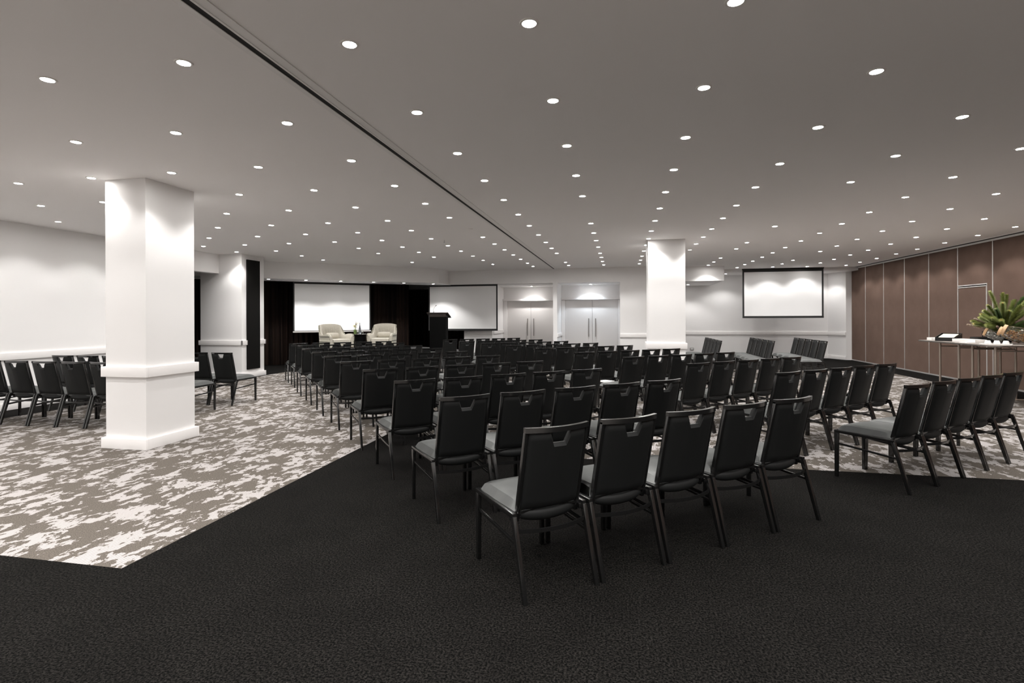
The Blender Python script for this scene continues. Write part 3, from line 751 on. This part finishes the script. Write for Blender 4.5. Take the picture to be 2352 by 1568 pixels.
# ================================================================== STAGE FURNITURE
SZ = 0.5
def make_armchair(loc, rz, label):
    t = empty('lounge_armchair', (loc[0], loc[1], SZ + 0.006), rz, label, 'armchair', 'cream lounge armchairs on the stage')
    # plan path of the shell: right arm tip -> back -> left arm tip
    def path(s):      # s -1..1
        a = abs(s); sg = 1 if s > 0 else -1
        if a < 0.36: return (sg * a / 0.36 * 0.235, -0.36 + 0.02 * (a / .36) ** 2)
        if a < 0.60:
            k = (a - 0.36) / 0.24 * PI / 2
            return (sg * (0.235 + 0.10 * math.sin(k)), -0.34 + 0.13 * (1 - math.cos(k)))
        return (sg * (0.335), -0.21 + (a - 0.60) / 0.40 * 0.55)
    def hgt(s):
        a = abs(s)
        if a < 0.42: return 0.86 - 0.03 * (a / 0.42) ** 3
        if a < 0.68: k = (a - 0.42) / 0.26; return 0.83 - 0.29 * (3 * k * k - 2 * k ** 3)
        k = (a - 0.68) / 0.32; return 0.54 + 0.045 * math.sin(k * PI * 0.8) - 0.05 * max(0, k - 0.85) / 0.15
    def shell(off0, off1, name, matn, z0):
        m = MB()
        def P(s, v, off):
            x, y = path(s); e = 0.004; x1, y1 = path(min(1, s + e)); x0, y0 = path(max(-1, s - e))
            d = Vector((x1 - x0, y1 - y0)).normalized(); n = Vector((d.y, -d.x))   # outward
            h = hgt(s); z = z0 + v * (h - z0)
            fl = 0.05 * (v ** 1.5) * (1.0 if abs(s) < 0.5 else 0.5)
            return (x + n.x * (off + fl), y + n.y * (off + fl), z)
        NS = 44; NV = 8; G0 = []; G1 = []
        for i in range(NS + 1):
            s = -1 + 2 * i / NS
            G0.append([m.bm.verts.new(P(s, j / NV, off0 + (off1 - off0) * (0.5 - 0.5 * (1 if j < NV else 0.35)))) for j in range(NV + 1)])
            G1.append([m.bm.verts.new(P(s, j / NV, off1 - (off1 - off0) * (0.5 - 0.5 * (1 if j < NV else 0.35)))) for j in range(NV + 1)])
        for i in range(NS):
            for j in range(NV):
                m.bm.faces.new([G0[i][j], G0[i + 1][j], G0[i + 1][j + 1], G0[i][j + 1]]); m.bm.faces.new([G1[i][j], G1[i][j + 1], G1[i + 1][j + 1], G1[i + 1][j]])
            m.bm.faces.new([G0[i][NV], G0[i + 1][NV], G1[i + 1][NV], G1[i][NV]]); m.bm.faces.new([G0[i][0], G1[i][0], G1[i + 1][0], G0[i + 1][0]])
        for e_ in (0, NS):
            for j in range(NV): m.bm.faces.new([G0[e_][j], G0[e_][j + 1], G1[e_][j + 1], G1[e_][j]])
        return m.build(name, matn, t)
    shell(-0.075, -0.004, 'backrest', 'cream_fabric', 0.22)
    shell(-0.003, 0.022, 'quilted_shell', 'quilted_fabric', 0.20)['label'] = 'diamond-quilted outer shell'
    m = MB(); m.box(-0.255, 0.255, -0.28, 0.36, 0.22, 0.44, 0.04); m.build('seat', 'cream_fabric', t)
    m = MB()
    def pil(u, v):
        x = (u - .5) * 2; k = v * 2 * PI; e = (1 - abs(x) ** 4) ** .5
        return (x * 0.20, -0.20 + math.cos(k) * 0.055 * (0.25 + .75 * e), 0.525 + math.sin(k) * 0.085 * (0.55 + .45 * e))
    m.grid(pil, 14, 12); bmesh.ops.remove_doubles(m.bm, verts=m.bm.verts[:], dist=0.0005)
    bmesh.ops.holes_fill(m.bm, edges=m.bm.edges[:])
    m.build('lumbar_cushion', 'cream_fabric', t)
    m = MB()
    for k in range(7):        # soft pleats on the inside of the back
        x = -0.17 + k * 0.057; m.tube([(x * .8, -0.275, 0.60), (x, -0.282, 0.70), (x * 1.1, -0.300, 0.79)], 0.007, 6, 0.003)
    m.build('pleats', 'cream_fabric', t)
    for sx in (-1, 1):
        for y in (-0.26, 0.30):
            MB().tube([(sx * 0.27, y, 0.24), (sx * 0.31, y * 1.08, 0.0)], 0.021, 10, 0.011).build('leg', 'oak_leg', t)
make_armchair(UV(2.70, 15.32), R(-122), 'cream lounge armchair showing its quilted side, left of the small stage table')
make_armchair(UV(4.03, 15.40), R(-168), 'cream lounge armchair with lumbar cushion, right of the small stage table')
tx, ty = UV(3.40, 15.50)
t = empty('side_table', (tx, ty, SZ), 0, 'small round dark side table between the two cream armchairs', 'side table')
MB().lathe([(0, 0.545), (0.19, 0.545), (0.195, 0.555), (0.19, 0.565), (0, 0.565)], 32).build('table_top', 'walnut', t)
MB().lathe([(0, 0.0), (0.155, 0.0), (0.155, 0.545), (0, 0.545)], 32).build('drum_base', 'lectern_black', t)
TZ = SZ + 0.565
vx, vy = tx - 0.11, ty - 0.07
v = empty('flower_vase', (vx, vy, TZ), 0, 'green glass vase of yellow flowers on the side table', 'vase of flowers')
MB().lathe([(0, 0.0), (0.035, 0.0), (0.045, 0.06), (0.04, 0.13), (0.036, 0.13), (0.041, 0.06), (0.03, 0.008), (0, 0.008)], 20).build('vase', 'green_glass', v)
for k in range(9):
    a = k * 2.4; rr = 0.03 + 0.06 * random.random(); h = 0.2 + 0.12 * random.random()
    if k == 0: rr, h = 0.03, 0.34
    top = (rr * math.cos(a), rr * math.sin(a), h)
    s = MB().tube([(0, 0, 0.02), (top[0] * .4, top[1] * .4, h * .5), top], 0.003, 6).build('stem', 'leaf_green', v)
    m = MB()
    if k == 0:
        m.tube([(top[0], top[1], h - 0.08), (top[0], top[1], h + 0.03)], 0.013, 8, 0.006); m.build('flower', 'brown_cone', s)
    else:
        for q in range(10):
            b_ = q * 2 * PI / 10; L = 0.036
            m.beam(top, (top[0] + L * math.cos(b_), top[1] + L * math.sin(b_), top[2] + 0.012 * math.sin(q * 2.3)), 0.014, 0.002)
        m.build('flower', 'petal_yellow' if k % 3 else 'leaf_tip', s)
b = empty('water_bottle', (tx - 0.0, ty + 0.0, TZ), 0, 'slim clear water bottle beside the flower vase', 'bottle')
MB().lathe([(0, 0.0), (0.036, 0.0), (0.038, 0.02), (0.036, 0.14), (0.014, 0.24), (0.013, 0.30), (0, 0.30)], 20).build('body', 'water_glass', b)
MB().lathe([(0, 0.30), (0.015, 0.30), (0.015, 0.325), (0, 0.325)], 16).build('cap', 'steel', b)
for k, (dx, dy, lab) in enumerate([(0.0, -0.11, 'short drinking glass in front of the water bottle, near the vase'), (0.10, -0.04, 'short drinking glass right of the water bottle')]):
    g = MB(); g.lathe([(0, 0.0), (0.030, 0.0), (0.036, 0.09), (0.033, 0.09), (0.028, 0.006), (0, 0.006)], 18)
    o = g.build('drinking_glass', 'glass'); o.location = (tx + dx, ty + dy, TZ); tag(o, lab, 'glass', 'drinking glasses on the stage table')
# lectern
lx, ly = UV(5.80, 15.45)
l = empty('lectern', (lx, ly, SZ), R(8), 'tall black lectern with sloping top in front of the second screen', 'lectern')
MB().box(-0.25, 0.25, -0.20, 0.20, 0.04, 1.06, 0.006).build('body', 'lectern_black', l)
MB().box(-0.29, 0.29, -0.24, 0.24, 0.0, 0.04, 0.006).build('base', 'lectern_black', l)
m = MB(); m.hexa([(-.33, -.24, 1.16), (.33, -.24, 1.16), (.33, .30, 1.02), (-.33, .30, 1.02), (-.33, -.24, 1.19), (.33, -.24, 1.19), (.33, .30, 1.05), (-.33, .30, 1.05)], 0.006)
m.hexa([(-.25, -.20, 1.05), (.25, -.20, 1.05), (.25, .20, 1.04), (-.25, .20, 1.04), (-.25, -.20, 1.155), (.25, -.20, 1.155), (.25, .20, 1.05), (-.25, .20, 1.05)])
m.build('reading_top', 'walnut', l)
mc = empty('gooseneck_microphone', (lx - 0.17, ly + 0.0, SZ + 1.165), R(8), 'thin gooseneck microphone standing on the lectern', 'microphone')
MB().lathe([(0, 0), (0.022, 0), (0.02, 0.02), (0.009, 0.03), (0.008, 0.06), (0, 0.06)], 14).build('base', 'lectern_black', mc)
MB().tube([(0, 0, 0.05), (-0.005, 0, 0.12), (0.02, 0, 0.18), (0.065, 0, 0.23)], 0.005, 8).build('neck', 'steel', mc)
MB().tube([(0.062, 0, 0.225), (0.09, 0, 0.25)], 0.011, 10, 0.009).build('capsule', 'lectern_black', mc)

# ================================================================== CATERING TABLE AT THE RIGHT
TT = 1.02
def buffet_table(x0, x1, y0, y1, legs, label, rounded=False):
    cx, cy = (x0 + x1) / 2, (y0 + y1) / 2
    t = empty('catering_table', (cx, cy, 0), 0, label, 'table', 'tall folding catering tables')
    if rounded:
        poly = [(x0 - cx, y1 - cy)]; r = 0.18
        for k in range(9):
            a = PI + k / 8 * PI / 2; poly.append((x0 - cx + r + r * math.cos(a), y0 - cy + r + r * math.sin(a)))
        poly += [(x1 - cx, y0 - cy), (x1 - cx, y1 - cy)]
    else: poly = [(x0 - cx, y0 - cy), (x1 - cx, y0 - cy), (x1 - cx, y1 - cy), (x0 - cx, y1 - cy)]
    MB().prism(poly, TT - 0.028, TT - 0.006).build('table_edge', 'steel', t)
    MB().prism([(a * .992, b * .992) for a, b in poly], TT - 0.0061, TT).build('table_top', 'table_laminate', t)
    ys = sorted({b for a, b in legs})
    for a, b in legs: MB().tube([(a - cx, b - cy, 0.0), (a - cx, b - cy, TT - 0.03)], 0.019, 12).build('leg', 'table_leg_steel', t)
    for yy in ys:
        pr = sorted(a for a, b in legs if b == yy)
        for zz in (TT - 0.10, 0.10):
            MB().tube([(pr[0] - cx, yy - cy, zz), (pr[-1] - cx, yy - cy, zz)], 0.011, 8).build('cross_bar', 'table_leg_steel', t)
        continue
        m = MB(); m.tube([(pr[0] - cx, yy - cy, TT - 0.10), (pr[-1] - cx, yy - cy, TT - 0.10)], 0.011, 8); m.tube([(pr[0] - cx, yy - cy, 0.10), (pr[-1] - cx, yy - cy, 0.10)], 0.011, 8)
        m.build('cross_bar', 'table_leg_steel', t)
    m = MB(); xm = sum(a for a, b in legs) / len(legs) - cx
    m.beam((xm, ys[0] - cy, TT - 0.10), (xm, (ys[0] + ys[-1]) / 2 - cy, TT - 0.035), 0.02, 0.004)
    m.beam((xm, ys[-1] - cy, TT - 0.10), (xm, (ys[0] + ys[-1]) / 2 - cy, TT - 0.035), 0.02, 0.004); m.build('folding_brace', 'table_leg_steel', t)
buffet_table(6.20, 7.25, 11.42, 12.68, [(6.28, 12.06), (6.95, 12.06), (6.28, 11.46), (6.95, 11.46)], 'tall steel-legged catering table holding the black document tray')
buffet_table(6.17, 7.55, 10.36, 11.415, [(6.28, 11.07), (6.95, 11.07), (6.28, 10.47), (6.95, 10.47)], 'nearer tall catering table with rounded corner holding jars and cups', True)

def boxtray(loc, rz, w, d, h, th, name, m_, label, cat, group=None):
    t = MB(); t.box(-w / 2, w / 2, -d / 2, d / 2, 0, th); t.box(-w / 2, -w / 2 + th, -d / 2, d / 2, 0, h); t.box(w / 2 - th, w / 2, -d / 2, d / 2, 0, h)
    t.box(-w / 2, w / 2, -d / 2, -d / 2 + th, 0, h); t.box(-w / 2, w / 2, d / 2 - th, d / 2, 0, h)
    o = t.build(name, m_); o.location = loc; o.rotation_euler = (0, 0, rz); return tag(o, label, cat, group)
boxtray((6.40, 12.51, TT), R(88), 0.20, 0.16, 0.055, 0.008, 'display_riser', 'white_card', 'low white tray at the far left end of the catering table', 'tray')
boxtray((6.50, 11.56, TT), R(98), 0.56, 0.20, 0.060, 0.008, 'display_riser', 'white_card', 'long low white tray in front of the black flat tray', 'tray')
boxtray((6.98, 11.85, TT), R(95), 0.55, 0.26, 0.085, 0.008, 'flat_tray', 'tray_black', 'flat black tray behind the long white tray', 'tray')
# tilted document box with paper
o = empty('document_box', (6.46, 12.12, TT), R(-48), 'open black tilted box holding cream paper', 'document box')
m = MB(); t_ = 0.008
P8 = lambda x0, x1, y0, y1, za, zb, zc, zd: m.hexa([(x0, y0, za), (x1, y0, za), (x1, y1, zb), (x0, y1, zb), (x0, y0, zc), (x1, y0, zc), (x1, y1, zd), (x0, y1, zd)])
m.box(-.17, .17, -.15, .15, 0, t_); m.box(-.17, .17, -.15, -.142, 0, .075); m.box(-.17, .17, .142, .15, 0, .155)
P8(-.17, -.162, -.15, .15, 0, 0, .075, .155); P8(.162, .17, -.15, .15, 0, 0, .075, .155)
m.build('box', 'tray_black', o)
m = MB(); P8(-.13, .12, -.12, .13, .062, .128, .072, .138); m.build('paper_stack', 'cream_paper', o)
# small clear stand
o = empty('clear_stand', (7.02, 12.02, TT + 0.001), R(20), 'small clear upright stand on the black tray', 'stand')
m = MB(); m.box(-.04, -.032, -.01, .01, .085, .20); m.box(.032, .04, -.01, .01, .085, .20); m.box(-.04, .04, -.01, .01, .192, .20); m.box(-.04, .04, -.01, .01, .085, .093); m.build('frame', 'chrome', o)
MB().box(-.032, .032, -.004, .004, .093, .192).build('pane', 'glass', o)
o.location.z = TT + 0.0
o = empty('white_carton', (7.02, 11.76, TT + 0.086), R(14), 'square white carton standing behind the long white tray', 'carton')
MB().box(-.075, .075, -.05, .05, 0, .115, .003).build('carton', 'white_card', o)
MB().box(-.0755, -.03, -.052, -.05, .05, .112).build('flap', 'porcelain', o)
boxtray((6.32, 10.99 + 0.30, TT), R(100), 0.20, 0.16, 0.014, 0.005, 'serving_tray', 'porcelain', 'flat white plate left of the cups', 'plate')
boxtray((6.40, 10.66, TT), R(-40), 0.43, 0.13, 0.018, 0.006, 'serving_tray', 'porcelain', 'long white serving tray under the three upturned cups', 'plate')
for k, lab in enumerate(['white upturned cup, left of three on the tray', 'white upturned cup in the middle of three on the tray', 'white upturned cup, right of three on the tray']):
    d = Vector((math.cos(R(-40)), math.sin(R(-40)), 0)) * (k - 0.9) * 0.118
    g = MB(); g.lathe([(0.044, 0.0), (0.046, 0.0), (0.044, 0.03), (0.034, 0.062), (0.03, 0.066), (0, 0.066)], 24)
    o = g.build('cup', 'porcelain'); o.location = (6.40 + d.x, 10.66 + d.y, TT + 0.0065); tag(o, lab, 'cup', 'upturned white cups')
# storage jars lying on their sides
def jar(loc, az, L, r, label, fill, tilt=8):
    T = Matrix.Rotation(R(-22), 4, 'Y')
    t = empty('storage_jar', (loc[0], loc[1], TT + r * 0.96 + L * 0.15 + 0.008), az, label, 'jar', 'glass jars lying on their sides')
    M = T @ Matrix.Rotation(R(90), 4, 'Y')       # lathe axis -> local x
    prof = [(0, -L * .5), (r * .75, -L * .5), (r * .98, -L * .42), (r, -L * .1), (r * .9, L * .25), (r * .66, L * .40), (r * .66, L * .5)]
    g = MB(); g.lathe(prof + [(a - 0.006 if a > 0.01 else 0, b + (0.006 if a < r * .8 and b < 0 else 0)) for a, b in prof[::-1]], 28, M)
    g.build('jar_body', 'glass', t)
    g = MB(); g.lathe([(r * .68, L * .40), (r * .76, L * .41), (r * .76, L * .53), (r * .60, L * .54), (0, L * .54), (0, L * .50), (r * .62, L * .50)], 28, M); g.build('lid', 'lid_wood', t)
    g = MB(); rnd = random.Random(int(L * 1000) + int(loc[0] * 100))
    for k in range(150):
        x = rnd.uniform(-.44, .30) * L; rm = r * (0.86 if x < L * .1 else 0.70); a = rnd.uniform(PI, 2 * PI) if rnd.random() < .8 else rnd.uniform(0, PI); q = rm * math.sqrt(rnd.random())
        y, z = q * math.cos(a), q * math.sin(a)
        if z > rm * 0.45: continue
        g.ball(T @ Vector((x, y, z)), rnd.uniform(.012, .02), 1, (rnd.uniform(.8, 1.3), 1, rnd.uniform(.7, 1.1)))
    tag(g.build('contents', fill, t), kind='stuff')
jar((6.84, 10.86), R(142), 0.38, 0.125, 'largest glass jar lying on its side, full of amber nuts', 'amber_nut', 0)
jar((6.91, 11.11), R(142), 0.34, 0.110, 'middle glass jar lying on its side with pale yellow contents', 'yellow_nut', 0)
jar((6.84, 11.42), R(142), 0.30, 0.098, 'leftmost glass jar lying on its side, holding grey pebbles', 'pebble', 0)
# foliage arrangement
f = empty('foliage_arrangement', (7.10, 11.62, TT), 0, 'large arrangement of bristly green banksia-like foliage on the catering table', 'plant')
MB().lathe([(0, 0), (.11, 0), (.14, .10), (.12, .22), (.11, .22), (.13, .10), (.10, .01), (0, .01)], 24).build('vase', 'lectern_black', f)
rnd = random.Random(3)
def stem(tip, matn, r=0.036, n=420, tipm=True):
    P0 = Vector((0, 0, 0.18)); T = Vector(tip); mid = P0.lerp(T, 0.5) + Vector((0, 0, 0.04)) + Vector((T.x, T.y, 0)) * -0.16
    bez = lambda t: P0 * (1 - t) ** 2 + mid * 2 * t * (1 - t) + T * t * t
    g = MB(); g.tube([bez(k / 8) for k in range(9)], 0.007, 6, 0.004)
    for k in range(n):
        t = 0.12 + 0.88 * (k / n); c = bez(t); d = (bez(min(1, t + .02)) - bez(max(0, t - .02))).normalized()
        a = k * 2.399; u = d.cross(Vector((.3, .2, .9))).normalized(); v = d.cross(u)
        L = r * (0.9 + 0.35 * rnd.random()) * (1.0 if t < .93 else .75); out = (u * math.cos(a) + v * math.sin(a)); e = c + out * L + d * L * 0.9
        q = out.cross(d).normalized() * 0.0048
        v0 = [g.bm.verts.new(p) for p in (c - q, c + q, c.lerp(e, .6) + q * 1.2, e, c.lerp(e, .6) - q * 1.2)]
        g.bm.faces.new(v0)
    s = g.build('branch', matn, f, fixn=False)
    if tipm:
        g = MB()
        for k in range(26):
            a = k * 2.399; d = (T - bez(.9)).normalized(); u = d.cross(Vector((.3, .2, .9))).normalized(); v = d.cross(u)
            out = u * math.cos(a) + v * math.sin(a); c = T - d * 0.02 * (k % 3) * .5; e = c + out * 0.012 * (1 + k % 2) + d * 0.035; q = out.cross(d).normalized() * .0035
            g.bm.faces.new([g.bm.verts.new(p) for p in (c - q, c + q, e)])
        g.build('bud', 'leaf_tip', s, fixn=False)
# directions: local x to the right of the room, y away; heights above the table
tips = [(-0.251, -0.06, 0.954), (0.011, 0.035, 0.921), (0.104, 0.073, 0.889), (0.278, 0.159, 0.782), (-0.265, -0.022, 0.692), (-0.289, 0.037, 0.593), (-0.55, -0.327, 0.527), (-0.474, -0.16, 0.47), (-0.512, -0.002, 0.403), (-0.53, -0.107, 0.355), (-0.335, 0.02, 0.345), (-0.428, -0.273, 0.333), (0.329, 0.005, 0.842), (0.216, -0.095, 0.686), (0.21, 0.007, 0.59), (0.313, 0.039, 0.311), (0.186, -0.182, 0.226), (-0.117, -0.173, 0.728), (-0.222, -0.173, 0.623), (0.613, 0.219, 0.789), (0.719, 0.188, 0.655), (0.636, -0.039, 0.457), (0.766, 0.209, 0.274), (-0.018, -0.18, 0.581), (0.317, 0.054, 0.499), (-0.322, -0.246, 0.461), (-0.194, -0.263, 0.421), (0.218, 0.122, 0.392), (0.333, -0.084, 0.58)]
for k, tp in enumerate(tips):
    tp = (min(tp[0], 0.52), tp[1], tp[2])
    stem(tp, 'leaf_green' if (k % 3 or k < 12) else 'leaf_dark', 0.050 if k % 2 else 0.042)
for tp in ((-.50, -.08, .44), (-.60, -.05, .33), (.2, -.35, .26), (-.25, -.25, .30)):
    g = MB(); T = Vector(tp); P0 = Vector((0, 0, .18)); g.tube([P0, P0.lerp(T, .55), T], 0.006, 6, 0.005)
    g.tube([P0.lerp(T, .68), T, T + (T - P0).normalized() * .03], 0.024, 8, 0.014); g.build('cone', 'brown_cone', f)
